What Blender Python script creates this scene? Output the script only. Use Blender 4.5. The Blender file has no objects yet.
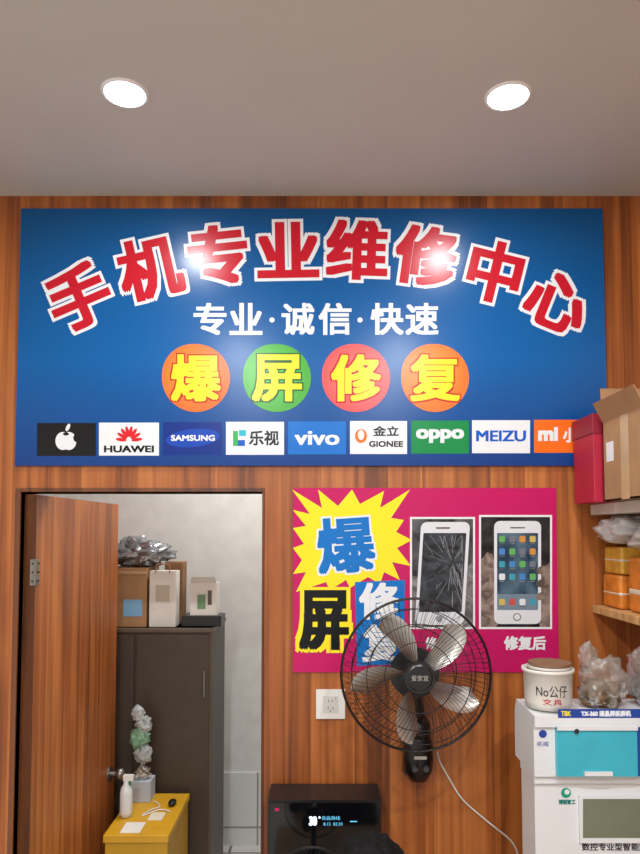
import bpy, math, random
from mathutils import Vector, Matrix, noise
random.seed(4)
sc=bpy.context.scene
try:
    sc.view_settings.view_transform='Standard'; sc.view_settings.look='None'
except Exception: pass

# ---------------- camera ----------------
F=680.0; D=2.34; CH=1.75; TILT=math.radians(3.0); PY=499.0
cd=bpy.data.cameras.new('camera'); cam=bpy.data.objects.new('camera',cd); sc.collection.objects.link(cam)
cam.location=(0,-D,CH); cam.rotation_euler=(math.radians(90)+TILT,0,0)
cd.sensor_fit='VERTICAL'; cd.sensor_height=24; cd.lens=24*F/854; cd.shift_y=(PY-427)/854
cd.clip_start=0.02
sc.camera=cam
def ray(px,py):
    dx=(px-320)/F; dy=-(py-PY)/F
    return Vector((dx, math.cos(TILT)-dy*math.sin(TILT), math.sin(TILT)+dy*math.cos(TILT)))
def W(px,py,y=0.0):          # survey: photo measurement -> metric position on the vertical plane y
    r=ray(px,py); t=(y+D)/r.y
    return (r.x*t, y, CH+r.z*t)
def Wz(px,py,z):
    r=ray(px,py); t=(z-CH)/r.z
    return (r.x*t, -D+r.y*t, z)

# ---------------- materials ----------------
def lin(c):
    return tuple((x/255/12.92 if x/255<=0.04045 else ((x/255+0.055)/1.055)**2.4) for x in c)
MC={}
def mat(name,rgb,rough=0.5,metal=0,emit=0,spec=0.5,trans=0,alpha=1,coat=0,var=0.06,vs=12):
    if name in MC: return MC[name]
    m=bpy.data.materials.new(name); m.use_nodes=True; nt=m.node_tree; b=nt.nodes['Principled BSDF']
    c=lin(rgb)
    if var>0 and emit==0:
        n=nt.nodes.new('ShaderNodeTexNoise'); n.inputs['Scale'].default_value=vs; n.inputs['Detail'].default_value=4
        tc=nt.nodes.new('ShaderNodeTexCoord'); nt.links.new(tc.outputs['Object'],n.inputs['Vector'])
        r=nt.nodes.new('ShaderNodeValToRGB')
        r.color_ramp.elements[0].position=0.3; r.color_ramp.elements[1].position=0.7
        r.color_ramp.elements[0].color=tuple(x*(1-var) for x in c)+(1,)
        r.color_ramp.elements[1].color=tuple(min(1,x*(1+var)) for x in c)+(1,)
        nt.links.new(n.outputs['Fac'],r.inputs['Fac']); nt.links.new(r.outputs['Color'],b.inputs['Base Color'])
    else: b.inputs['Base Color'].default_value=c+(1,)
    b.inputs['Roughness'].default_value=rough; b.inputs['Metallic'].default_value=metal
    b.inputs['Specular IOR Level'].default_value=spec
    b.inputs['Transmission Weight'].default_value=trans; b.inputs['Alpha'].default_value=alpha
    b.inputs['Coat Weight'].default_value=coat
    if emit: 
        b.inputs['Emission Color'].default_value=c+(1,); b.inputs['Emission Strength'].default_value=emit
    MC[name]=m; return m
def wood(name,cols,rough=0.35,us=1.0):
    m=bpy.data.materials.new(name); m.use_nodes=True; nt=m.node_tree; b=nt.nodes['Principled BSDF']; N=nt.nodes; L=nt.links
    tc=N.new('ShaderNodeTexCoord'); sp=N.new('ShaderNodeSeparateXYZ'); L.new(tc.outputs['Object'],sp.inputs[0])
    def math_(op,a,bv):
        x=N.new('ShaderNodeMath'); x.operation=op
        for i,q in enumerate((a,bv)):
            if hasattr(q,'is_linked'): L.new(q,x.inputs[i])
            elif q is not None: x.inputs[i].default_value=q
        return x.outputs[0]
    u=math_('ADD',sp.outputs['X'],sp.outputs['Y']); z=sp.outputs['Z']
    bandi=math_('FLOOR',math_('MULTIPLY',u,8.5*us),0)
    wn=N.new('ShaderNodeTexWhiteNoise'); wn.noise_dimensions='1D'; L.new(bandi,wn.inputs['W'])
    def nz(su,szz,det,dist):
        c=N.new('ShaderNodeCombineXYZ'); L.new(math_('MULTIPLY',u,su),c.inputs[0]); L.new(math_('MULTIPLY',z,szz),c.inputs[2])
        L.new(math_('MULTIPLY',wn.outputs['Value'],7.0),c.inputs[1])
        n=N.new('ShaderNodeTexNoise'); n.inputs['Scale'].default_value=1; n.inputs['Detail'].default_value=det; n.inputs['Distortion'].default_value=dist
        L.new(c.outputs[0],n.inputs['Vector']); return n.outputs['Fac']
    n1=nz(24*us,0.5,5,0.6); n2=nz(110*us,1.2,2,0.1); n3=nz(8*us,1.4,3,1.2)
    s=math_('ADD',math_('MULTIPLY',n1,0.55),math_('MULTIPLY',n2,0.18))
    s=math_('ADD',s,math_('MULTIPLY',n3,0.22)); s=math_('ADD',s,math_('MULTIPLY',wn.outputs['Value'],0.10))
    r=N.new('ShaderNodeValToRGB'); e=r.color_ramp.elements
    e[0].position=0.40; e[0].color=lin(cols[0])+(1,); e[1].position=0.66; e[1].color=lin(cols[2])+(1,)
    k=e.new(0.52); k.color=lin(cols[1])+(1,)
    L.new(s,r.inputs['Fac'])
    fr=math_('FRACT',math_('MULTIPLY',u,8.5*us),0)
    seam=math_('LESS_THAN',fr,0.015)
    mx=N.new('ShaderNodeMixRGB'); mx.blend_type='MULTIPLY'; L.new(math_('MULTIPLY',seam,0.35),mx.inputs[0]); L.new(r.outputs[0],mx.inputs[1]); mx.inputs[2].default_value=(0.25,0.2,0.18,1)
    L.new(mx.outputs[0],b.inputs['Base Color']); b.inputs['Roughness'].default_value=rough
    return m
WOOD=wood('wood_panel',((106,54,20),(156,86,36),(190,116,56)),.4)
WOODD=wood('wood_door',((114,60,24),(160,90,40),(192,118,58)),0.42)
WOODF=wood('wood_frame',((60,30,14),(100,56,28),(124,72,36)),0.45)
P=0.24
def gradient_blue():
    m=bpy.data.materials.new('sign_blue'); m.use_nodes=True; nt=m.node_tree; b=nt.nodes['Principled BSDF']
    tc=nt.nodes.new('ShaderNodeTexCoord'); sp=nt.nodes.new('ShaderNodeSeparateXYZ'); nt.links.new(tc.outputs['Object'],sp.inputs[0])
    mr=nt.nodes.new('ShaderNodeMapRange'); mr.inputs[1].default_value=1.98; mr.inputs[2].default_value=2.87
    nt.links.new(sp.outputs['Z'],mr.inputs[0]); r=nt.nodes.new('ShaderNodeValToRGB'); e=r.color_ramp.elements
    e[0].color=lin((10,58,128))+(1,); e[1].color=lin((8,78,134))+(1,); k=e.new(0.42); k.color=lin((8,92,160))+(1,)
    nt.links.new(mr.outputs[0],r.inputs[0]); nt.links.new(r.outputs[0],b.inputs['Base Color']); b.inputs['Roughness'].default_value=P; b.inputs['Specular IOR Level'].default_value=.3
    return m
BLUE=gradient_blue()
WHITE=mat('print_white',(226,230,232),P,var=0.01,spec=.3)
def pm(n,c): return mat('print_'+n,c,P,var=0.02,spec=.3)
RED=pm('red',(190,24,42)); YEL=pm('yellow',(244,222,40)); BLK=pm('black',(12,12,14)); GRN=pm('green',(10,135,70))

# ---------------- mesh builder ----------------
class B:
    def __init__(s,name): s.n=name; s.v=[]; s.f=[]; s.mi=[]; s.sm=[]; s.mats=[]
    def add(s,vs,fs,m,smooth=False,M=None):
        if m not in s.mats: s.mats.append(m)
        i=s.mats.index(m); o=len(s.v)
        for v in vs:
            v=Vector(v); s.v.append(M@v if M is not None else v)
        for f in fs: s.f.append([o+k for k in f]); s.mi.append(i); s.sm.append(smooth)
    def box(s,x0,x1,y0,y1,z0,z1,m,M=None):
        vs=[(x,y,z) for x in (x0,x1) for y in (y0,y1) for z in (z0,z1)]
        s.add(vs,[(0,1,3,2),(4,6,7,5),(0,4,5,1),(2,3,7,6),(0,2,6,4),(1,5,7,3)],m,False,M)
    def cyl(s,p0,p1,r0,r1,m,seg=24,M=None,smooth=True):
        p0=Vector(p0);p1=Vector(p1); a=(p1-p0).normalized(); t=Vector((1,0,0)) if abs(a.x)<.9 else Vector((0,1,0))
        u=a.cross(t).normalized(); w=a.cross(u); vs=[]
        for p,r in ((p0,r0),(p1,r1)):
            for k in range(seg):
                q=2*math.pi*k/seg; vs.append(p+u*math.cos(q)*r+w*math.sin(q)*r)
        s.add(vs,[(k,(k+1)%seg,seg+(k+1)%seg,seg+k) for k in range(seg)],m,smooth,M)
        s.add(vs[:seg],[tuple(range(seg))],m,False,M); s.add(vs[seg:],[tuple(range(seg))],m,False,M)
    def tube(s,pts,r,m,seg=6,closed=False,M=None):
        pts=[Vector(p) for p in pts]; n=len(pts); vs=[]; up=None
        for i,p in enumerate(pts):
            if closed: d=pts[(i+1)%n]-pts[i-1]
            else: d=pts[min(i+1,n-1)]-pts[max(i-1,0)]
            d.normalize()
            if up is None: up=d.orthogonal().normalized()
            up=(up-d*up.dot(d)).normalized(); w=d.cross(up)
            for k in range(seg):
                q=2*math.pi*k/seg; vs.append(p+up*math.cos(q)*r+w*math.sin(q)*r)
        fs=[]
        for i in range(n if closed else n-1):
            j=(i+1)%n
            for k in range(seg): fs.append((i*seg+k,i*seg+(k+1)%seg,j*seg+(k+1)%seg,j*seg+k))
        s.add(vs,fs,m,True,M)
    def lathe(s,prof,c,m,seg=32,M=None,smooth=True):
        vs=[]; n=len(prof)
        for r,z in prof:
            for k in range(seg):
                q=2*math.pi*k/seg; vs.append((c[0]+r*math.cos(q),c[1]+r*math.sin(q),c[2]+z))
        s.add(vs,[(i*seg+k,i*seg+(k+1)%seg,(i+1)*seg+(k+1)%seg,(i+1)*seg+k) for i in range(n-1) for k in range(seg)],m,smooth,M)
    def ell(s,c,r,m,nu=20,nv=12,fn=None,M=None):
        vs=[];fs=[]
        for j in range(nv+1):
            ph=math.pi*j/nv
            for i in range(nu):
                th=2*math.pi*i/nu
                d=Vector((math.sin(ph)*math.cos(th),math.sin(ph)*math.sin(th),math.cos(ph)))
                k=fn(d) if fn else 1
                vs.append((c[0]+d.x*r[0]*k,c[1]+d.y*r[1]*k,c[2]+d.z*r[2]*k))
        for j in range(nv):
            for i in range(nu): fs.append((j*nu+i,j*nu+(i+1)%nu,(j+1)*nu+(i+1)%nu,(j+1)*nu+i))
        s.add(vs,fs,m,True,M)
    def crumple(s,c,r,m,seed=0,amp=0.35,fr=2.6,flat=True):
        def fn(d):
            v=noise.noise(d*fr+Vector((seed*7.1,0,0)))+0.5*noise.noise(d*fr*2.7+Vector((0,seed*3.3,0)))+0.3*noise.noise(d*fr*6+Vector((0,0,seed)))
            return 1+amp*v
        o=len(s.v); s.ell(c,r,m,40,24,fn)
        if flat:
            for i in range(o,len(s.v)):
                if s.v[i].z<c[2]-r[2]*0.9: s.v[i].z=c[2]-r[2]*0.9
    def done(s,bevel=0,seg=2):
        me=bpy.data.meshes.new(s.n); me.from_pydata([tuple(v) for v in s.v],[],s.f)
        for m in s.mats: me.materials.append(m)
        me.polygons.foreach_set('material_index',s.mi); me.polygons.foreach_set('use_smooth',s.sm); me.update()
        ob=bpy.data.objects.new(s.n,me); sc.collection.objects.link(ob)
        if bevel:
            md=ob.modifiers.new('bevel','BEVEL'); md.width=bevel; md.segments=seg; md.limit_method='ANGLE'; md.angle_limit=math.radians(40)
        return ob

# ---- text glyph meshes
TC={}
def glyph(body):
    if body in TC: return TC[body]
    cu=bpy.data.curves.new('t','FONT'); cu.body=body; cu.size=1; cu.resolution_u=3
    ob=bpy.data.objects.new('t',cu); sc.collection.objects.link(ob)
    bpy.context.view_layer.update()
    dg=bpy.context.evaluated_depsgraph_get(); me=bpy.data.meshes.new_from_object(ob.evaluated_get(dg))
    vs=[(v.co.x,v.co.y) for v in me.vertices]; fs=[tuple(p.vertices) for p in me.polygons]
    bpy.data.objects.remove(ob); bpy.data.meshes.remove(me)
    if not vs: vs=[(0,0),(1,0),(1,1)]; fs=[(0,1,2)]
    x0=min(v[0] for v in vs);x1=max(v[0] for v in vs);y0=min(v[1] for v in vs);y1=max(v[1] for v in vs)
    vs=[((v[0]-x0)/(x1-x0)-.5,(v[1]-y0)/(y1-y0)-.5) for v in vs]
    TC[body]=(vs,fs); return TC[body]
class Art:
    """flat printed artwork on plane y=base (measured in photo pixels on the plane)"""
    def __init__(s,b,base): s.b=b; s.base=base
    def P(s,px,py,l): 
        x,_,z=W(px,py,s.base); return (x,s.base-l*0.0004,z)
    def poly(s,pts,l,m): s.b.add([s.P(x,y,l) for x,y in pts],[tuple(range(len(pts)))],m)
    def rect(s,x0,y0,x1,y1,l,m): s.poly([(x0,y0),(x1,y0),(x1,y1),(x0,y1)],l,m)
    def circ(s,cx,cy,rx,l,m,ry=None,n=48,rot=0):
        ry=ry or rx; a=math.radians(rot)
        s.poly([(cx+rx*math.cos(t)*math.cos(a)-ry*math.sin(t)*math.sin(a),cy+rx*math.cos(t)*math.sin(a)+ry*math.sin(t)*math.cos(a)) for t in [2*math.pi*k/n for k in range(n)]],l,m)
    def text(s,body,cx,cy,w,h,l,m,rot=0,bold=0,n=8,skew=0,by=None):
        vs,fs=glyph(body); a=math.radians(rot); by=bold if by is None else by
        offs=[(0,0)]
        if bold:
            for k in range(n):
                c_,s_=math.cos(2*math.pi*k/n+math.pi/4),math.sin(2*math.pi*k/n+math.pi/4); q=max(abs(c_),abs(s_)); offs.append((bold*c_/q,by*s_/q))
        for j,(ox,oy) in enumerate(offs):
            q=[]
            for x,y in vs:
                X=x*(w-2*bold)+y*h*skew+ox; Y=-y*(h-2*by)+oy
                q.append(s.P(cx+X*math.cos(a)+Y*math.sin(a), cy-X*math.sin(a)+Y*math.cos(a), l+j*0.02))
            s.b.add(q,fs,m)

# ---------------- room shell ----------------
CEIL=W(320,196)[2]
xl=W(20,560)[0]; xr=W(262,560)[0]; zt=W(150,492)[2]
RX=1.27; LX=-1.75
b=B('wall_back')
T=0.12
b.box(LX,xl,0,T,0,CEIL,WOOD); b.box(xr,RX,0,T,0,CEIL,WOOD); b.box(xl,xr,0,T,zt,CEIL,WOOD); b.done()
wp=mat('wall_paint',(222,222,218),0.8); cp=mat('ceiling_paint',(200,198,190),0.6,var=0.03,vs=3)
b=B('wall_right'); b.box(RX,RX+.1,-4,2,0,CEIL,WOOD); b.done()
b=B('wall_left'); b.box(LX-.1,LX,-4,T,0,CEIL,wp); b.done()
b=B('ceiling'); b.box(LX-.1,RX+.1,-4,2,CEIL,CEIL+.1,cp); b.done()
def tilemat(name,c1,c2,sc_):
    m=bpy.data.materials.new(name); m.use_nodes=True; nt=m.node_tree; bb=nt.nodes['Principled BSDF']
    tc=nt.nodes.new('ShaderNodeTexCoord'); mp=nt.nodes.new('ShaderNodeMapping'); br=nt.nodes.new('ShaderNodeTexBrick')
    br.offset=0; br.inputs['Scale'].default_value=sc_; br.inputs['Color1'].default_value=lin(c1)+(1,); br.inputs['Color2'].default_value=lin(c1)+(1,); br.inputs['Mortar'].default_value=lin(c2)+(1,)
    br.inputs['Mortar Size'].default_value=0.008; br.inputs['Brick Width'].default_value=.5; br.inputs['Row Height'].default_value=.5
    nt.links.new(tc.outputs['Object'],mp.inputs[0]); nt.links.new(mp.outputs[0],br.inputs['Vector']); nt.links.new(br.outputs['Color'],bb.inputs['Base Color']); bb.inputs['Roughness'].default_value=.25
    return m,mp
tf,_=tilemat('floor_tile',(206,204,198),(120,116,110),1.0)
b=B('floor'); b.box(LX-.1,RX+.1,-4,2,-.1,0,tf); b.done()
tw,mp=tilemat('wall_tile',(222,224,222),(150,150,148),1.6); mp.inputs['Rotation'].default_value=(math.radians(90),0,0); mp.inputs['Location'].default_value=(0.04,0.1,0)
b=B('wall_storeroom_back'); b.box(LX,0.2,1.6,1.7,0,CEIL,wp); b.box(LX,0.2,1.59,1.6,0,W(240,772,1.6)[2],tw); b.done()
b=B('wall_storeroom_right'); b.box(0.2,0.3,T,1.7,0,CEIL,wp); b.done()
b=B('wall_storeroom_left'); b.box(LX-.1,LX,T,1.7,0,CEIL,wp); b.done()
b=B('trim_1'); w=0.018
b.box(xl-w,xl,-.008,T,0,zt+.012,WOODF); b.box(xl,xr,-.006,T,zt,zt+.014,WOODF); b.box(xr,xr+.008,-.006,T,0,zt+.014,WOODF); b.done(.002)
STEEL=mat('steel',(150,146,138),.4,1,var=.03); BLACKP=mat('black_plastic',(14,14,16),.35,var=.05)
# door leaf
b=B('door_1'); al=math.radians(86)
M=Matrix.Translation((xl+.005,.02,0))@Matrix.Rotation(al,4,'Z')
b.box(0,.78,-.04,0,.01,zt-.008,WOODD,M)
b.box(.0,.004,-.041,.001,.01,zt-.01,WOODF,M)
for hz in (1.72-.1,.35): 
    b.box(-.004,.028,-.043,-.039,hz-.045,hz+.045,STEEL,M); b.box(-.005,-.002,-.043,-.025,hz-.045,hz+.045,STEEL,M); b.cyl((-.006,-.044,hz-.045),(-.006,-.044,hz+.045),.005,.005,STEEL,12,M)
    for q in (-.03,0,.03): b.cyl((.018,-.043,hz+q),(.018,-.0455,hz+q),.004,.004,BLACKP,8,M); b.cyl((-.005,-.034,hz+q),(-.0065,-.034,hz+q),.0035,.0035,BLACKP,8,M)
kz=W(108,775,.72)[2]
b.cyl((.72,-.04,kz),(.72,-.046,kz),.03,.03,STEEL,24,M); b.cyl((.72,-.045,kz),(.72,-.075,kz),.011,.011,STEEL,16,M)
b.ell((.72,-.09,kz),(.026,.022,.026),STEEL,20,12,None,M)
b.tube([(.72+.018*math.cos(t),-.116,kz-.02+.018*math.sin(t)) for t in [k*math.pi/8 for k in range(16)]],.0012,STEEL,5,True,M)
b.box(.712,.722,-.118,-.115,kz-.09,kz-.035,STEEL,M); b.box(.725,.734,-.12,-.117,kz-.08,kz-.035,STEEL,M)
b.done()

# ---------------- downlights ----------------
EM=mat('lamp_emission',(236,244,255),emit=14)
RIM=mat('lamp_rim',(245,245,245),.4,var=0)
def downlight(x,y,energy=14):
    b=B('ceiling_downlight')
    b.lathe([(.053,-.001),(.055,-.005),(.060,-.005),(.063,0)],(x,y,CEIL),RIM,40)
    b.cyl((x,y,CEIL-.004),(x,y,CEIL-.001),.054,.054,EM,40)
    b.done()
    l=bpy.data.lights.new('downlight_lamp','AREA'); l.shape='DISK'; l.size=.105; l.energy=energy; l.color=(.97,.98,1.0)
    o=bpy.data.objects.new('downlight_lamp',l); o.location=(x,y,CEIL-.012); sc.collection.objects.link(o)
p=Wz(125,93,CEIL); downlight(p[0],p[1],6.5); p2=Wz(508,96,CEIL); downlight(p2[0],p2[1],6.5)
for x in (p[0],p2[0]):
    downlight(x,-2.1,26); downlight(x,-3.2,26)  # unseen fill downlights added behind the camera to raise overall brightness
l=bpy.data.lights.new('storeroom_fill_light','AREA'); l.shape='DISK'; l.size=.3; l.energy=22; o=bpy.data.objects.new('storeroom_fill_light',l); o.location=(-.3,.8,CEIL-.03); sc.collection.objects.link(o)  # added fill light, out of view, brightens the back room
b=B('storeroom_fill_fixture'); b.lathe([(.001,-.02),(.14,-.02),(.16,-.012),(.165,0)],(-.3,.8,CEIL),RIM,40); b.done()  # made-up fixture body to go with the added fill light
wd=bpy.data.worlds.new('world'); sc.world=wd; wd.use_nodes=True
bg=wd.node_tree.nodes['Background']; bg.inputs[0].default_value=(1,.975,.94,1); bg.inputs[1].default_value=.92

# ---------------- big sign ----------------
b=B('shop_sign_board'); 
A=Art(b,-.012)
c=[W(22.5,210)[0],W(601,210)[0],W(22,466)[2],W(22,210)[2]]
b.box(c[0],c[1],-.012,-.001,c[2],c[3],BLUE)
for ch,x,y,r,w,h in [('手',79,297,23,62,62),('机',150,268,13,64,62),('专',218,255,6,60,60),('业',288,250,1,62,56),('维',357,250,-2,62,60),('修',426,256,-8,62,60),('中',495,272,-14,54,62),('心',557,302,-22,62,56)]:
    A.text(ch,x,y,w+6,h+6,2,WHITE,r,5.2,16,by=4.6); A.text(ch,x,y,w,h,4,RED,r,2.3,8,by=1.7)
for ch,x in [('专',210),('业',246),('诚',298),('信',335),('快',387),('速',422)]:
    A.text(ch,x,319,33,32,2,WHITE,0,.95,by=.7)
A.circ(272,320,2.6,2,WHITE); A.circ(360,320,2.6,2,WHITE)
for ch,x,col,oc in [('爆',196,(232,112,44),(190,50,26)),('屏',277,(76,168,62),(20,100,44)),('修',356,(232,84,86),(190,26,46)),('复',435,(234,118,46),(190,50,26))]:
    cm=pm('disc'+str(x),col)
    A.circ(x,378,34,2,cm)
    for q in range(6): A.circ(x-3,375,31-q*4.5,2.1+q*.12,pm('disc%d_%d'%(x,q),tuple(min(255,int(v+ (q+1)*g)) for v,g in zip(col,(1.5,6,3)))))
    A.text(ch,x,378,53,50,3.2,pm('disco'+str(x),oc),0,3.2,12,by=2.7); A.text(ch,x,378,50,47,4.4,YEL,0,1.7,8,by=1.2)
LB=pm('logo_blue',(20,90,190)); NAVY=pm('navy',(10,45,130)); ORG=pm('orange',(240,110,30)); LG=pm('logo_green',(60,170,90)); DK=pm('dark',(40,40,44)); HR=pm('hred',(215,30,40)); CY=pm('lightblue',(20,110,195))
bx=[(37,96,BLK),(99,159,WHITE),(163,222,NAVY),(226,284,WHITE),(288,346,CY),(350,407,WHITE),(411,469,GRN),(472,530,WHITE),(534,593,ORG)]
for i,(x0,x1,m) in enumerate(bx):
    y0=423-i*.4; A.rect(x0,y0,x1,y0+33,1,m)
A.circ(63,441,7.5,2,WHITE,9); A.circ(69,441,7.5,2.3,WHITE,9); A.circ(66,434,3,2.5,BLK,1.6); A.circ(78,438,4.6,3,BLK); A.circ(68,427.5,1.8,3,WHITE,4,rot=25)
for k in range(8):
    a=math.radians(-172+k*164/7); A.circ(129+8*math.cos(a),441+8*math.sin(a)*1.2,5.5,2+.1*k,HR,1.7,rot=math.degrees(a))
A.text('HUAWEI',129,449,50,7,2,BLK,0,.5,by=.3)
A.circ(193,438,27,2,pm('samsung',(20,70,175)),9,rot=-6); A.text('SAMSUNG',193,438,44,6,3,WHITE,0,.3)
A.rect(233,431,238,446,2,LG); A.rect(238,440,245,446,2.2,LB); A.rect(239,430,246,436,2.4,pm('cyanp',(40,180,200))); A.text('乐视',264,438,30,15,2,DK,0,.4)
A.text('vivo',317,438,45,14,2,WHITE,0,.8,by=.4)
A.circ(361,436,6,2,ORG,7); A.circ(361,435,3.2,2.4,WHITE,5); A.text('金立',386,431,26,10,2,DK,0,.3); A.text('GIONEE',386,444,34,6,2,DK,0,.3)
A.text('oppo',440,436,48,14,2,WHITE,0,1.0,by=.6)
A.text('MEIZU',501,436,50,11,2,LB,0,.6,by=.3)
A.text('mi',548,434,20,14,2,WHITE,0,1.0); A.text('小米',576,435,26,15,2,WHITE,0,.5)
b.done()

# ---------------- magenta poster ----------------
b=B('screen_repair_poster'); A=Art(b,-.006)
MAG=pm('magenta',(190,24,94)); c=[W(293,580)[0],W(557,580)[0],W(400,672)[2],W(400,488)[2]]
b.box(c[0],c[1],-.006,-.001,c[2],c[3],MAG)
sp_=[(292,489.5),(322,508),(318,489.5),(338,506),(352,489.5),(360,504),(384,491),(380,508),(410,489.5),(391,518),(404,520),(396,532),(412,540),(397,548),(411,566),(392,562),(400,580),(384,572),(380,584),(368,577),(350,588),(346,580),(330,590),(326,582),(296,592),(306,572),(293,574),(302,560),(293,548),(304,544),(293,528),(306,526),(293,510),(310,514)]
A.poly(sp_,1,YEL)
PB=pm('poster_blue',(16,112,190))
A.poly([(355,582),(405,580),(404,664),(357,666)],1.3,PB)
A.text('爆',346,545,62,60,2.2,WHITE,4,3.6,16,by=3.0); A.text('爆',346,545,58,56,3.4,PB,4,2.0,by=1.4)
A.text('屏',324,620,58,66,2.2,YEL,0,7,16,by=6); A.text('屏',324,620,50,60,3.4,BLK,0,2.5,by=1.8)
A.text('修',379,601,40,37,2.4,WHITE,0,1.5,by=1.0); A.text('复',382,643,40,38,2.4,WHITE,0,1.5,by=1.0)
def blotch(name,c1,c2,s=14):
    m=bpy.data.materials.new(name); m.use_nodes=True; nt=m.node_tree; bb=nt.nodes['Principled BSDF']
    tc=nt.nodes.new('ShaderNodeTexCoord'); n=nt.nodes.new('ShaderNodeTexNoise'); n.inputs['Scale'].default_value=s; n.inputs['Detail'].default_value=3; n.inputs['Distortion'].default_value=.8
    r=nt.nodes.new('ShaderNodeValToRGB'); r.color_ramp.elements[0].position=.35; r.color_ramp.elements[1].position=.65
    r.color_ramp.elements[0].color=lin(c1)+(1,); r.color_ramp.elements[1].color=lin(c2)+(1,)
    nt.links.new(tc.outputs['Object'],n.inputs['Vector']); nt.links.new(n.outputs['Fac'],r.inputs['Fac']); nt.links.new(r.outputs[0],bb.inputs['Base Color']); bb.inputs['Roughness'].default_value=P; bb.inputs['Specular IOR Level'].default_value=.3
    return m
G1=blotch('photo_grey',(38,38,42),(96,95,98)); G2=blotch('photo_grey2',(84,82,82),(140,136,134),30); PW=pm('phone_white',(216,218,222)); SCR=blotch('cracked_screen',(24,25,28),(66,70,76),22); CR=pm('crack',(140,144,148))
A.rect(410,517,475,629,.8,WHITE); A.rect(412,519,473,627,1.2,G1); A.rect(479,515,552,629,.8,WHITE); A.rect(481,517,550,627,1.2,blotch('photo_dark',(14,14,18),(52,50,54)))
A.poly([(412,575),(425,580),(422,627),(412,627)],1.5,G2); A.poly([(473,560),(464,572),(462,627),(473,627)],1.5,G2)
def rr(x0,y0,x1,y1,r,l,m,sk=0):
    pts=[]
    for cx,cy,a0 in ((x1-r,y0+r,-90),(x1-r,y1-r,0),(x0+r,y1-r,90),(x0+r,y0+r,180)):
        for k in range(6):
            a=math.radians(a0+k*18); X=cx+r*math.cos(a);Y=cy+r*math.sin(a); pts.append((X+sk*(Y-(y0+y1)/2),Y))
    A.poly(pts,l,m)
rr(418,522,467,625,6,1.9,PW,-.06); rr(421,533,464,612,1,2.2,SCR,-.06); A.circ(439,619,3.2,2.3,CR); rr(436,527,450,529,.8,2.2,G2)
for k in range(60):
    a=random.uniform(0,6.28); r0=random.uniform(1,22); r1=r0+random.uniform(5,18); cx,cy=452,562
    q=[(cx+r0*math.cos(a),cy+r0*math.sin(a)*1.5),(cx+r1*math.cos(a+random.uniform(-.3,.3)),cy+r1*math.sin(a+.15)*1.5)]
    q=[(min(462,max(424,x)),min(610,max(535,y))) for x,y in q]
    A.poly([q[0],(q[0][0]+.4,q[0][1]),(q[1][0]+.4,q[1][1]+.4),(q[1][0],q[1][1]+.4)],2.5+k*.01,CR)
SK=blotch('photo_hand',(88,74,68),(150,132,122),30)
A.poly([(481,560),(487,552),(492,554),(499,570),(500,600),(502,620),(496,627),(481,627)],1.6,SK)
A.poly([(550,562),(545,566),(539,575),(537,610),(540,627),(550,627)],1.6,SK)
for yy in (570,583,596): A.circ(542,yy,6,2.6,SK,4,rot=-20)
rr(494,521,541,624,6,1.9,PW); rr(497,533,538,610,1,2.2,blotch('homescreen',(24,52,74),(84,112,128),10)); A.circ(517,617,4,2.3,G2); A.circ(517,617,3,2.5,PW); rr(510,527,525,528.5,.7,2.2,G2)
cols=[(96,170,96),(215,220,222),(200,140,66),(70,130,190),(190,80,72),(110,115,125),(60,150,170),(196,176,90)]
rr(497,594,538,610,1,2.4,pm('dock',(110,130,145)))
for r_ in range(6):
    for q in range(4):
        if r_==4: continue
        x=502+q*10.2; y=539+r_*12.6; k=(r_*3+q*5)%8
        rr(x-3,y-3.2,x+3,y+3.2,1.4,2.6,pm('icon%d'%k,cols[k])); A.rect(x-2.4,y+4.2,x+2.4,y+5,2.6,G2)
A.text('修复前',443,643,36,12,1.5,WHITE,0,.4); A.text('修复后',525,643,42,14,1.5,WHITE,0,.5)
b.done()

# ---------------- socket ----------------
SW=mat('switch_white',(226,224,216),.35,var=.01)
b=B('wall_socket'); x0,_,z1=W(316,689); x1,_,z0=W(345,718)
b.box(x0,x1,-.012,-.001,z0,z1,SW); xm=(x0+x1)/2; zm=(z0+z1)/2
b.box(xm-.026,xm+.026,-.0135,-.012,zm-.028,zm+.028,mat('switch_inner',(206,204,198),.3,var=.01))
for dx,dz,an in ((-.008,-.012,25),(.008,-.012,-25),(0,-.022,0),(-.006,.012,0),(.006,.012,0)):
    Mx=Matrix.Translation((xm+dx,-.0137,zm+dz))@Matrix.Rotation(math.radians(an),4,'Y'); b.box(-.001,.001,-.0004,.0004,-.004,.004,BLACKP,Mx)
b.cyl((xm+.017,-.0135,zm+.02),(xm+.017,-.0145,zm+.02),.002,.002,pm('red2',(220,40,30)),8)
b.done(.002)

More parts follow.
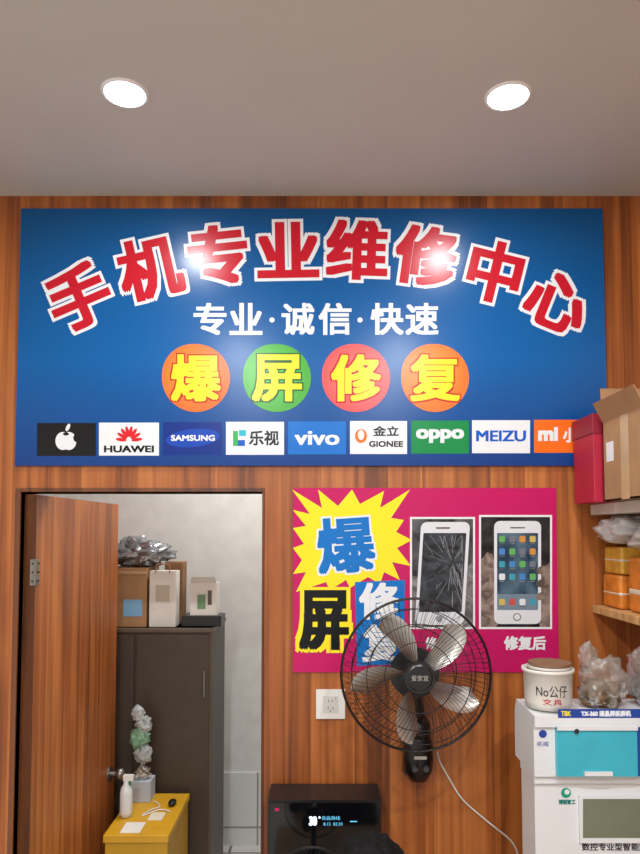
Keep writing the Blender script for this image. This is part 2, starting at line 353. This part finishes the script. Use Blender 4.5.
# ---------------- fans ----------------
SIL=mat('fan_blade_silver',(186,182,174),.36,.8,var=.04); WIRE=mat('fan_wire_black',(18,17,17),.4,.2,var=0); FB=mat('fan_black',(16,16,18),.3,var=.03)
def fanhead(b,C,R,tilt=0,yaw=0,a0=115,nw=84,bladem=SIL,label=None):
    M=Matrix.Translation(C)@Matrix.Rotation(yaw,4,'Z')@Matrix.Rotation(tilt,4,'X')
    k=R/.22
    def circ(r,y,rr_,n=64): b.tube([(r*math.cos(2*math.pi*i/n),y,r*math.sin(2*math.pi*i/n)) for i in range(n)],rr_,WIRE,6,True,M)
    fy=lambda r:-.062*k*math.sqrt(max(0,1-(r/R)**2.6))-.012*k
    by=lambda r:.062*k*math.sqrt(max(0,1-(r/R)**4))+.006*k
    circ(R,0,.0038*k); circ(R*.995,-.01*k,.0022*k)
    for f in (.87,.68,.45): circ(R*f,fy(R*f),.0013*k)
    for f in (.85,.6): circ(R*f,by(R*f),.0015*k)
    for i in range(nw):
        a=2*math.pi*i/nw
        pf=[];pb=[]
        for j in range(9):
            t=j/8; r=R*(.2+.8*t); s=a+.28*(1-t)**1.0
            pf.append((r*math.cos(s),fy(r) if j<8 else -.004*k,r*math.sin(s)))
        b.tube(pf,.0009*k,WIRE,4,False,M)
        if i%2==0:
            for j in range(7):
                t=j/6; r=R*(.28+.72*t); pb.append((r*math.cos(a),by(r) if j<6 else .002,r*math.sin(a)))
            b.tube(pb,.0009*k,WIRE,4,False,M)
    hb=fy(R*.2)
    b.cyl((0,hb-.004*k,0),(0,hb+.004*k,0),R*.2,R*.215,FB,32,M)
    b.cyl((0,hb-.006*k,0),(0,hb-.004*k,0),R*.15,R*.17,FB,32,M)
    b.cyl((0,-.035*k,0),(0,.02*k,0),R*.17,R*.19,FB,32,M)
    b.cyl((0,.03*k,0),(0,.12*k,0),R*.34,R*.26,FB,32,M)
    for n_ in range(5):
        c0=math.radians(a0-72*n_); vs=[];fs=[]; NR,NC=14,8
        for i in range(NR+1):
            t=i/NR; r=R*(.16+.70*t)
            half=R*(.055+.145*math.sin(min(1,t*1.05)*math.pi*.62))*(1 if t<.86 else math.sqrt(max(.05,1-((t-.86)/.145)**2)))
            for j in range(NC+1):
                q=j/NC-.5; ang=c0+.28*t*t-.1+2*q*half/r*.78
                yy=q*.075*k*(1-.45*t)+.012*k*(4*q*q-1)
                rr2=r*(1-.10*q*t)
                vs.append((rr2*math.cos(ang),-.005*k+yy,rr2*math.sin(ang)))
        for i in range(NR):
            for j in range(NC): fs.append((i*(NC+1)+j,i*(NC+1)+j+1,(i+1)*(NC+1)+j+1,(i+1)*(NC+1)+j))
        b.add(vs,fs,bladem,True,M)
    if label:
        vs,fs=glyph(label); b.add([(x*.05,hb-.0064*k,y*.016) for x,y in vs],fs,SIL,False,M)
FY=-.26
C=W(416,674,FY)
b=B('wall_fan'); fanhead(b,C,.226,math.radians(-3),0,112,84,SIL,'爱家宜')
mc=W(418,757,-.05)
b.cyl((C[0],FY+.1,C[2]),(mc[0],-.05,mc[2]+.10),.024,.028,FB,20)
b.ell((mc[0],-.06,mc[2]+.10),(.04,.05,.045),FB)
b.lathe([(.002,-.075),(.03,-.07),(.046,-.04),(.05,0),(.046,.05),(.034,.1),(.002,.105)],(mc[0],-.055,mc[2]),FB,28)
b.box(mc[0]-.045,mc[0]+.045,-.04,-.001,mc[2]-.06,mc[2]+.1,FB)
for dx in (-.018,.018): b.cyl((mc[0]+dx,-.098,mc[2]-.02),(mc[0]+dx,-.112,mc[2]-.02),.011,.009,mat('knob_grey',(60,60,62),.4),16)
b.box(mc[0]-.02,mc[0]+.02,-.107,-.104,mc[2]+.01,mc[2]+.02,SIL)
b.tube([(mc[0]-.01,-.1,mc[2]-.05),(mc[0]-.012,-.1,mc[2]-.10),(mc[0]-.01,-.1,mc[2]-.13)],.001,WIRE,5)
b.done()
def spline(pts,n=10):
    pts=[Vector(p) for p in pts]; out=[]
    q=[pts[0]]+pts+[pts[-1]]
    for i in range(1,len(q)-2):
        for k in range(n):
            t=k/n; a,b_,c_,d=q[i-1],q[i],q[i+1],q[i+2]
            out.append(.5*((2*b_)+(-a+c_)*t+(2*a-5*b_+4*c_-d)*t*t+(-a+3*b_-3*c_+d)*t**3))
    out.append(pts[-1]); return out
b=B('power_cord'); CW=mat('cord_white',(215,210,200),.5,var=.02)
b.tube(spline([W(437,752,-.02),W(440,762,-.01),W(450,780,-.008),W(463,800,-.008),W(488,822,-.008),W(512,842,-.008),W(520,862,-.008)]),.0032,CW,8); b.done()

# ---------------- workbench ----------------
BT=.65
BWOOD=wood('bench_wood',((120,90,60),(165,130,90),(190,155,110)),.5)
b=B('workbench'); b.box(-.16,RX-.01,-.62,-.01,BT-.03,BT,BWOOD)
for x in (-.12,.55,RX-.06):
    for y in (-.58,-.05): b.box(x-.02,x+.02,y-.02,y+.02,0,BT-.03,mat('bench_steel',(70,70,74),.4,.6))
b.box(-.12,RX-.06,-.06,-.04,.2,.24,mat('bench_steel',(70,70,74))); b.done(.002)

# black appliance with display
b=B('heating_separator_machine'); yb=-.16
x0,_,z1=W(268,800,yb); x1=W(381,800,yb)[0]
GL=mat('black_glass',(8,9,12),.08,var=0)
b.box(x0,x1,yb,-.02,BT+.012,z1,BLACKP)
b.box(x0+.006,x1-.006,yb-.003,yb,BT+.03,z1-.008,GL)
for dx in (x0+.03,x1-.03):
    for yy in (yb+.02,-.04): b.cyl((dx,yy,BT),(dx,yy,BT+.013),.012,.012,BLACKP,12)
A=Art(b,yb-.0036); EMW=mat('display_white',(225,240,255),emit=1.6); EMC=mat('display_cyan',(90,180,220),emit=1.0)
A.text('30',313,821,8,9,0,EMW,0,.5); A.circ(319.5,817.5,1,0,EMW)
A.text('良品热线',331,818,18,4,0,EMC); A.text('8.12  02:30',333,824,19,3,0,EMC)
A.rect(350,821,357,822,0,EMC); A.rect(275,808,279,811,0,MAG)
b.done(.004)
# small desk fan
b=B('desk_fan'); C2=W(312,884,-.42); C2=(C2[0],-.42,max(C2[2],BT+.135))
fanhead(b,C2,.1,0,0,100,48,FB)
b.lathe([(.002,.02),(.03,.018),(.05,.008),(.055,0),(.002,0)],(C2[0],-.36,BT),FB,28); b.tube([(C2[0],-.36,BT+.015),(C2[0],-.355,C2[2]-.03),(C2[0],-.37,C2[2])],.009,FB,10); b.done()

# ---------------- laminating machines ----------------
MW=mat('machine_white',(216,218,218),.4,var=.02); MB=mat('machine_blue',(28,66,150),.35,var=.02); CYA=mat('machine_cyan_window',(60,172,190),.12,var=.05); DKG=mat('machine_dark',(40,44,46),.3)
yf=-.49; zm_=W(528,778,yf)[2]; ztm=W(527,714,yf)[2]
b=B('laminating_machine'); X0=.578; X1=1.03; yr=-.34
b.box(X0+.003,X1,yf+.03,yr,BT+.015,zm_-.012,MW)
b.box(X0,X1+.004,yf+.02,yr,zm_-.022,zm_-.002,MW)
for x in (X0+.04,X1-.04):
    for y in (yf+.06,yr-.03): b.cyl((x,y,BT),(x,y,BT+.016),.015,.015,BLACKP,14)
A=Art(b,yf+.0295)
x0,_,z1=A.P(578,795,0); x1,_,z0=A.P(650,842,0)
b.box(x0,x1,yf+.022,yf+.03,z0,z1,MW)
A2=Art(b,yf+.0215); A2.rect(583,799,648,838,0,mat('machine_lcd',(112,118,98),.15,var=.08)); 
A2.circ(567,794,5,-18,pm('logo_teal',(20,150,120))); A2.circ(568,793,2.6,-17.5,MW)
A2.text('博锐智工',568,803,17,5,-18,pm('teal_txt',(20,120,110)),0,.2)
A2.text('数控专业型智能贴合机',624,848,82,8,-18,DK,0,.15)
b.done(.004)
b=B('screen_separator_machine'); X0=.575
b.box(X0,X1,yf+.01,-.30,zm_,ztm-.035,MW)
vs=[(X0,yf,ztm-.035),(X1,yf,ztm-.035),(X1,-.30,ztm-.035),(X0,-.30,ztm-.035),(X0,yf,ztm-.006),(X1,yf,ztm-.006),(X1,-.32,ztm),(X0,-.32,ztm)]
b.add(vs,[(0,1,2,3),(4,5,6,7),(0,1,5,4),(1,2,6,5),(2,3,7,6),(3,0,4,7)],MW)
A=Art(b,yf-.0004); A.rect(558,709,700,718,0,MB); A.text('TX-360 液晶屏拆屏机',606,713.5,50,6,1,WHITE,0,.3); A.text('TBK',566,713.5,10,5,1,YEL,0,.2)
x0,_,z1=W(556,727,yf); x1,_,z0=W(637,776,yf)
b.box(x0,x1,yf-.006,yf+.01,z0,z1,CYA); b.box(x0,x1,yf-.012,yf-.004,z1-.006,z1+.006,MW); b.box(x0+.07,x1-.07,yf-.014,yf-.006,z0+.004,z0+.014,MW)
b.box(x1+.002,X1-.01,yf-.002,yf+.01,z0,z1,MB)
A.circ(575,730,2.5,32,DKG); A.circ(544,735,4,-24,MB); A.text('拓威',544,745,12,5,-24,MB)
b.done(.004)

ZT=ztm
b=B('plastic_tub'); TUBW=mat('tub_white',(214,210,200),.4,var=.03); tx,ty=W(548,690,-.41)[0],-.41
b.lathe([(.001,.001),(.060,.001),(.064,.02),(.066,.098),(.071,.1),(.071,.108),(.064,.108),(.062,.02),(.001,.01)],(tx,ty,ZT),TUBW,40)
BRN=mat('filter_brown',(130,95,70),.8)
for i in range(4): b.cyl((tx+.002*i,ty,ZT+.09+i*.009),(tx+.002*i,ty,ZT+.097+i*.009),.058,.058,BRN if i%2 else TUBW,30)
vs,fs=glyph('No公仔'); r=.0665
b.add([(tx+r*math.sin(x*1.3-.15),ty-r*math.cos(x*1.3-.15)*1.0,ZT+.055+y*.032) for x,y in vs],fs,DK)
vs,fs=glyph('文具'); b.add([(tx+r*math.sin(x*.8-.15),ty-r*math.cos(x*.8-.15),ZT+.027+y*.016) for x,y in vs],fs,RED)
b.done()
PL=mat('clear_plastic',(200,194,184),.15,trans=.6,alpha=.5,var=.1,vs=30)
b=B('plastic_bag'); b.crumple((.80,-.40,ZT+.062),(.068,.05,.069),PL,1,.42)
b.crumple((.79,-.40,ZT+.032),(.054,.038,.036),mat('bag_contents',(110,84,56),.7,var=.6,vs=50),3,.5)
b.crumple((.755,-.40,ZT+.13),(.022,.02,.045),PL,31,.4); b.done()
b=B('plastic_bag'); b.crumple((.935,-.40,ZT+.08),(.058,.065,.088),mat('clear_plastic2',(176,170,164),.15,trans=.6,alpha=.55,var=.2,vs=30),5,.42)
b.crumple((.93,-.38,ZT+.045),(.045,.04,.045),mat('bag_contents2',(80,70,60),.6,var=.5,vs=50),6,.4); b.done()

# ---------------- shelves ----------------
SHW=mat('shelf_white',(215,210,198),.5); SHY=wood('shelf_wood',((150,105,60),(190,145,90),(210,165,110)),.5)
z_up=1.852; z_lo=W(592,605)[2]
def shelf(zz,th,m):
    b=B('wall_shelf'); b.box(.93,RX-.001,-1.0,-.003,zz-th,zz,m)
    for y in (-.1,-.8): b.add([(RX-.001,y,zz-th),(RX-.001,y,zz-.2),(1.0,y,zz-th),(RX-.001,y-.015,zz-th),(RX-.001,y-.015,zz-.2),(1.0,y-.015,zz-th)],[(0,1,2),(3,4,5),(0,1,4,3),(1,2,5,4),(0,2,5,3)],STEEL)
    b.done(.002)
shelf(z_up,.035,SHW); shelf(z_lo,.025,SHY)
CB=mat('red_cardboard',(178,28,56),.5,var=.08); CBD=mat('red_cardboard_dark',(140,18,42),.5)
b=B('red_cardboard_box'); b.box(.865,1.12,-.2,-.03,z_up+.001,2.13,CB); b.box(.862,1.123,-.203,-.027,2.07,2.134,CBD); b.done(.002)
KR=mat('cardboard',(166,126,86),.8,var=.1); KRD=mat('cardboard_inner',(136,100,66),.85); TAPE=mat('packing_tape',(190,160,118),.2)
b=B('open_cardboard_box'); x0,x1,y0,y1,z0,z1=.885,1.14,-.50,-.225,z_up+.001,2.10; t=.005
b.box(x0,x0+t,y0,y1,z0,z1,KR); b.box(x1-t,x1,y0,y1,z0,z1,KR); b.box(x0,x1,y0,y0+t,z0,z1,KR); b.box(x0,x1,y1-t,y1,z0,z1,KR); b.box(x0,x1,y0,y1,z0,z0+t,KRD)
def flap(o,u,v):
    o=Vector(o);u=Vector(u);v=Vector(v); n=u.cross(v).normalized()*.004
    b.add([o,o+u,o+u+v,o+v,o+n,o+u+n,o+u+v+n,o+v+n],[(0,1,2,3),(4,5,6,7),(0,1,5,4),(1,2,6,5),(2,3,7,6),(3,0,4,7)],KR)
flap((x0,y0,z1),(0,y1-y0,0),(-.03,0,.06)); flap((x1,y0,z1),(0,y1-y0,0),(.03,0,.11)); flap((x0,y1,z1),(x1-x0,0,0),(0,.015,.11)); flap((x0,y0,z1),(x1-x0,0,0),(0,-.1,.03))
b.box(x0-.0008,x0,y0+.1,y0+.15,z0,z1,TAPE); b.box(x0-.0008,x0,y0+.2,y0+.25,z0+.12,z0+.18,WHITE)
b.done()
OR=mat('orange_package',(206,120,40),.35,var=.25,vs=25); OR2=mat('yellow_package',(206,150,50),.35,var=.25,vs=25); TW=mat('tape_white',(210,200,180),.3)
b=B('orange_package'); b.box(.955,1.10,-.16,-.03,z_lo+.001,z_lo+.11,OR); b.box(.954,1.101,-.161,-.029,z_lo+.04,z_lo+.06,TW); b.done(.01)
b=B('orange_package'); b.box(.96,1.10,-.165,-.035,z_lo+.112,z_lo+.2,OR2); b.box(.959,1.101,-.166,-.034,z_lo+.15,z_lo+.165,TW); b.done(.01)
b=B('orange_package'); b.box(.965,1.10,-.34,-.2,z_lo+.001,z_lo+.17,OR); b.box(.964,1.101,-.341,-.199,z_lo+.05,z_lo+.08,TW); b.done(.01)
b=B('bubble_wrap_parcel'); b.crumple((1.01,-.13,z_lo+.253),(.10,.09,.048),mat('wrap_white',(205,200,195),.3,trans=.3,alpha=.85,var=.2,vs=25),9,.3); b.done()
b=B('bubble_wrap_parcel'); b.crumple((1.03,-.30,z_lo+.225),(.09,.07,.05),mat('wrap_white2',(190,184,176),.3,trans=.3,alpha=.85,var=.25,vs=25),14,.35); b.done()

# ---------------- storeroom contents ----------------
CABD=mat('cabinet_brown',(66,54,42),.45,var=.1); CABE=mat('cabinet_edge',(92,78,62),.4)
yc=.92; xc=W(212,700,yc)[0]; zc=W(200,628,yc)[2]
b=B('storage_cabinet'); b.box(-1.12,xc,yc,yc+.42,.02,zc,CABD); b.box(-1.13,xc+.006,yc-.012,yc+.425,zc-.02,zc,CABE)
b.box(-1.10,-.88,yc-.012,yc,.06,zc-.03,CABD); b.box(-.87,xc-.01,yc-.012,yc,.06,zc-.03,CABD)
b.box(xc-.012,xc,yc-.008,yc,.02,zc,CABE)
b.cyl((xc-.035,yc-.018,zc-.32),(xc-.035,yc-.018,zc-.2),.006,.006,STEEL,10)
b.box(-1.1,xc-.02,yc+.02,yc+.4,0,.03,BLACKP); b.done(.003)
ys=yc+.03
def pb(name,x0,y0,x1,y1,m,dep=.2,yy=ys,extra=None):
    a=W(x0,y1,yy); c_=W(x1,y0,yy); b=B(name); z0=extra
    b.box(a[0],c_[0],yy,yy+dep,z0,c_[2],m)
    return b,a[0],c_[0],z0,c_[2]
b,x0,x1,z0,z1=pb('cardboard_box',100,568,147,628,KR,.25,extra=zc+.001)
b.box((x0+x1)/2,(x0+x1)/2+.09,ys-.001,ys,z0+.05,z0+.13,mat('label_blue',(120,170,200),.5)); b.box(x0,x1,ys-.001,ys,z1-.03,z1-.015,TAPE); b.done(.003)
b,x0,x1,z0,z1=pb('paper_bag',149,571,176,628,mat('bag_white',(222,218,208),.6),.09,extra=zc+.001)
b.tube(spline([(x0+.03,ys,z1-.01),(x0+.035,ys,z1+.03),(x1-.035,ys,z1+.03),(x1-.03,ys,z1-.01)],6),.003,KR,6); b.box(x0+.03,x1-.03,ys-.001,ys,z0+.12,z0+.2,mat('bag_print',(190,180,160),.6)); b.done(.003)
b,x0,x1,z0,z1=pb('brown_paper_box',164,562,183,626,KRD,.1,yc+.15,extra=zc+.001); b.done(.003)
b,x0,x1,z0,z1=pb('black_router',181,616,221,628,BLACKP,.15,extra=zc+.001); 
zr=z1; b.done(.004)
b,x0,x1,z0,z1=pb('product_carton',190,583,217,615,SW,.1,ys+.02,extra=zr+.001)
xm=(x0+x1)/2; b.box(xm-.03,xm+.01,ys+.019,ys+.02,z0+.03,z0+.1,mat('label_green',(110,150,110),.5)); b.box(xm+.02,xm+.04,ys+.019,ys+.02,z0+.05,z0+.12,CABE)
b.add([(x0,ys+.02,z1),(x1,ys+.02,z1),(x1-.01,ys-.0,z1+.03),(x0+.01,ys-.0,z1+.03)],[(0,1,2,3)],SW); b.done()
bz=W(140,568,ys)[2]; q=W(140,555,ys+.1)
b=B('silver_plastic_bag'); b.crumple((q[0],ys+.12,bz+.065),(.14,.1,.07),mat('silver_bag',(150,152,156),.22,.6,var=.3,vs=20),12,.45); b.done()
b=B('small_carton'); b.box(-.60,-.53,yc+.2,yc+.3,zc+.001,zc+.17,mat('small_carton',(196,176,140),.7)); b.box(-.59,-.54,yc+.199,yc+.2,zc+.12,zc+.15,mat('label_blue',(120,170,200),.5)); b.done(.003)
# yellow desk
YD=mat('desk_yellow',(204,154,28),.4,var=.05); zd=.56
dx0,dx1,dy0,dy1=-.86,-.60,.42,.86
b=B('yellow_desk'); b.box(dx0,dx1,dy0,dy1,zd-.03,zd,YD); b.box(dx0+.005,dx1-.005,dy0+.01,dy1-.01,.08,zd-.03,mat('desk_yellow_dark',(186,142,24),.5))
for x in (dx0+.03,dx1-.03):
    for y in (dy0+.03,dy1-.03): b.cyl((x,y,0),(x,y,.08),.018,.018,BLACKP,12)
b.box(-.78,-.68,dy0,dy0+.01,zd-.1,zd-.09,STEEL); b.done(.003)
b=B('spray_bottle'); X,Y=-.82,.60; z_=zd+.001
b.lathe([(.001,0),(.024,.002),(.026,.02),(.026,.10),(.022,.12),(.012,.135),(.011,.15),(.001,.15)],(X,Y,z_),mat('bottle_white',(215,218,216),.3,var=.02),28)
b.box(X-.012,X+.03,Y-.01,Y+.01,z_+.15,z_+.172,SW); b.box(X+.01,X+.017,Y-.006,Y+.006,z_+.115,z_+.15,pm('trigger',(40,120,80))); b.done()
b=B('tissue_box'); b.box(-.85,-.755,.75,.84,zd+.001,zd+.09,mat('tissue_box',(180,190,200),.5)); b.crumple((-.80,.79,zd+.115),(.035,.025,.03),SW,21,.5); b.done(.003)
PL2=mat('bag_translucent_white',(205,210,208),.3,trans=.3,alpha=.8,var=.15,vs=30)
b=B('bag_bundle'); 
for i,(ox,zz,rr_) in enumerate([(-.80,.20,.036),(-.815,.27,.042),(-.80,.33,.034),(-.825,.38,.028)]): b.crumple((ox,.79,zd+zz),(rr_,rr_*.8,rr_*1.15),PL2 if i!=1 else mat('bag_green',(120,160,130),.4,var=.3,vs=40),25+i,.4,2.6,False)
b.done()
b=B('computer_mouse'); b.ell((-.65,.72,zd+.013),(.018,.03,.012),BLACKP); b.done()
b=B('paper_note'); b.box(-.80,-.72,.44,.54,zd+.0005,zd+.002,SW); b.done()
b=B('paper_note'); b.box(-.72,-.66,.56,.64,zd+.0005,zd+.002,mat('note_beige',(214,204,180),.7)); b.done()
b=B('charger_cable'); b.tube(spline([(-.74,.76,zd+.004),(-.70,.70,zd+.004),(-.73,.66,zd+.004),(-.75,.60,zd+.004),(-.69,.66,zd+.005),(-.64,.64,zd+.004)],8),.003,CW,6); b.done()

# ---------------- seated person on a stool ----------------
HAIR=mat('hair_black',(12,10,10),.75,var=.3,vs=90,spec=.15); SKIN=mat('skin',(205,158,128),.5,var=.04); SHIRT=mat('shirt_grey',(60,66,78),.8); PANT=mat('trousers',(30,32,40),.85)
def skin(b,pts,edges,rad,m,sub=1):
    me=bpy.data.meshes.new('sk'); me.from_pydata(pts,edges,[]); ob=bpy.data.objects.new('sk',me); sc.collection.objects.link(ob)
    ob.modifiers.new('s','SKIN'); 
    if me.skin_vertices:
        d=me.skin_vertices[0].data
        for i,r in enumerate(rad): d[i].radius=(r,r) if not isinstance(r,tuple) else r
        d[0].use_root=True
    s=ob.modifiers.new('u','SUBSURF'); s.levels=sub; s.render_levels=sub
    bpy.context.view_layer.update(); dg=bpy.context.evaluated_depsgraph_get(); em=bpy.data.meshes.new_from_object(ob.evaluated_get(dg))
    b.add([v.co.copy() for v in em.vertices],[tuple(p.vertices) for p in em.polygons],m,True)
    bpy.data.objects.remove(ob)
px_,py_=.088,-1.12
HT=W(366,842,py_)[2]
b=B('person'); k=HT-1.2
def Q(x,y,z): return (px_+x,py_+y,z+k)
skin(b,[Q(0,0,.5),Q(0,0,.66),Q(0,.01,.8),Q(0,.02,.9),Q(0,.02,.97),Q(.14,.02,.9),Q(.20,.06,.74),Q(-.14,.02,.9),Q(-.20,.06,.74)],[(0,1),(1,2),(2,3),(3,4),(3,5),(5,6),(3,7),(7,8)],[.13,.12,.135,.11,.055,.065,.052,.065,.052],SHIRT,2)
skin(b,[Q(0,0,.48),Q(.09,.05,.47),Q(.13,.42,.47),Q(.13,.44,.1),Q(-.09,.05,.47),Q(-.13,.42,.47),Q(-.13,.44,.1)],[(0,1),(1,2),(2,3),(0,4),(4,5),(5,6)],[.12,.09,.062,.045,.09,.062,.045],PANT,2)
for s in (1,-1):
    skin(b,[Q(s*.2,.06,.75),Q(s*.22,.09,.66),Q(s*.17,.28,.56)],[(0,1),(1,2)],[.04,.036,.024],SKIN,2)
    skin(b,[Q(s*.17,.28,.56),Q(s*.155,.35,.55)],[(0,1)],[.024,.032],SKIN,2)
    for i in range(4):
        o=(i-1.5)*.018; L=(.065,.075,.07,.055)[i]
        skin(b,[Q(s*.155+o,.35,.552),Q(s*.153+o,.35+L*.6,.555),Q(s*.152+o,.35+L*1.1,.54)],[(0,1),(1,2)],[.009,.008,.007],SKIN,1)
    skin(b,[Q(s*.14,.31,.552),Q(s*.118,.34,.55),Q(s*.112,.37,.545)],[(0,1),(1,2)],[.011,.01,.008],SKIN,1)
    b.box(px_+s*.13-.045,px_+s*.13+.045,py_+.39,py_+.63,0,.08,BLACKP)
    b.cyl(Q(s*.13,.44,.12),(px_+s*.13,py_+.44,.06),.04,.04,PANT,16)
b.cyl(Q(0,.02,.94),Q(0,.03,1.03),.052,.05,SKIN,20)
def hd(d):
    v=1.0
    if d.y>.3 and d.z<-.2: v-=.06*abs(d.x)
    if abs(d.x)<.18 and d.y>.9 and -.35<d.z<.05: v+=.16*(1-abs(d.x)/.18)
    if .2<abs(d.x)<.5 and d.y>.8 and 0<d.z<.18: v-=.04
    return v
b.ell(Q(0,.03,1.083),(.071,.088,.103),SKIN,40,28,hd)
for s in (1,-1):
    b.ell(Q(s*.073,.02,1.08),(.008,.017,.03),SKIN,12,8); b.ell(Q(s*.028,.108,1.09),(.011,.007,.006),SW,10,8); b.ell(Q(s*.028,.114,1.09),(.005,.003,.005),HAIR,8,6)
b.ell(Q(0,.110,1.038),(.022,.006,.006),mat('lips',(170,90,84),.5),12,8)
def hr(d):
    if d.y>.5 and d.z<.35: return .84
    if d.z<-.45: return .8
    return 1.02+.05*noise.noise(d*6)+.03*noise.noise(d*20)
b.ell(Q(0,.024,1.095),(.081,.100,.104),HAIR,70,48,hr)
b.done()
b=B('stool'); sz=.335+k
b.cyl((px_,py_,sz-.04),(px_,py_,sz),.14,.14,BLACKP,32); b.cyl((px_,py_,.06),(px_,py_,sz-.04),.025,.025,STEEL,16)
for i in range(5):
    a=2*math.pi*i/5; b.tube([(px_,py_,.08),(px_+.2*math.cos(a),py_+.2*math.sin(a),.03)],.015,BLACKP,8); b.ell((px_+.2*math.cos(a),py_+.2*math.sin(a),.022),(.022,.022,.022),BLACKP,12,8)
b.done()
print('CEIL',CEIL,'door',xl,xr,zt,'bench',BT,'HT',HT,'k',k,'zlo',z_lo)
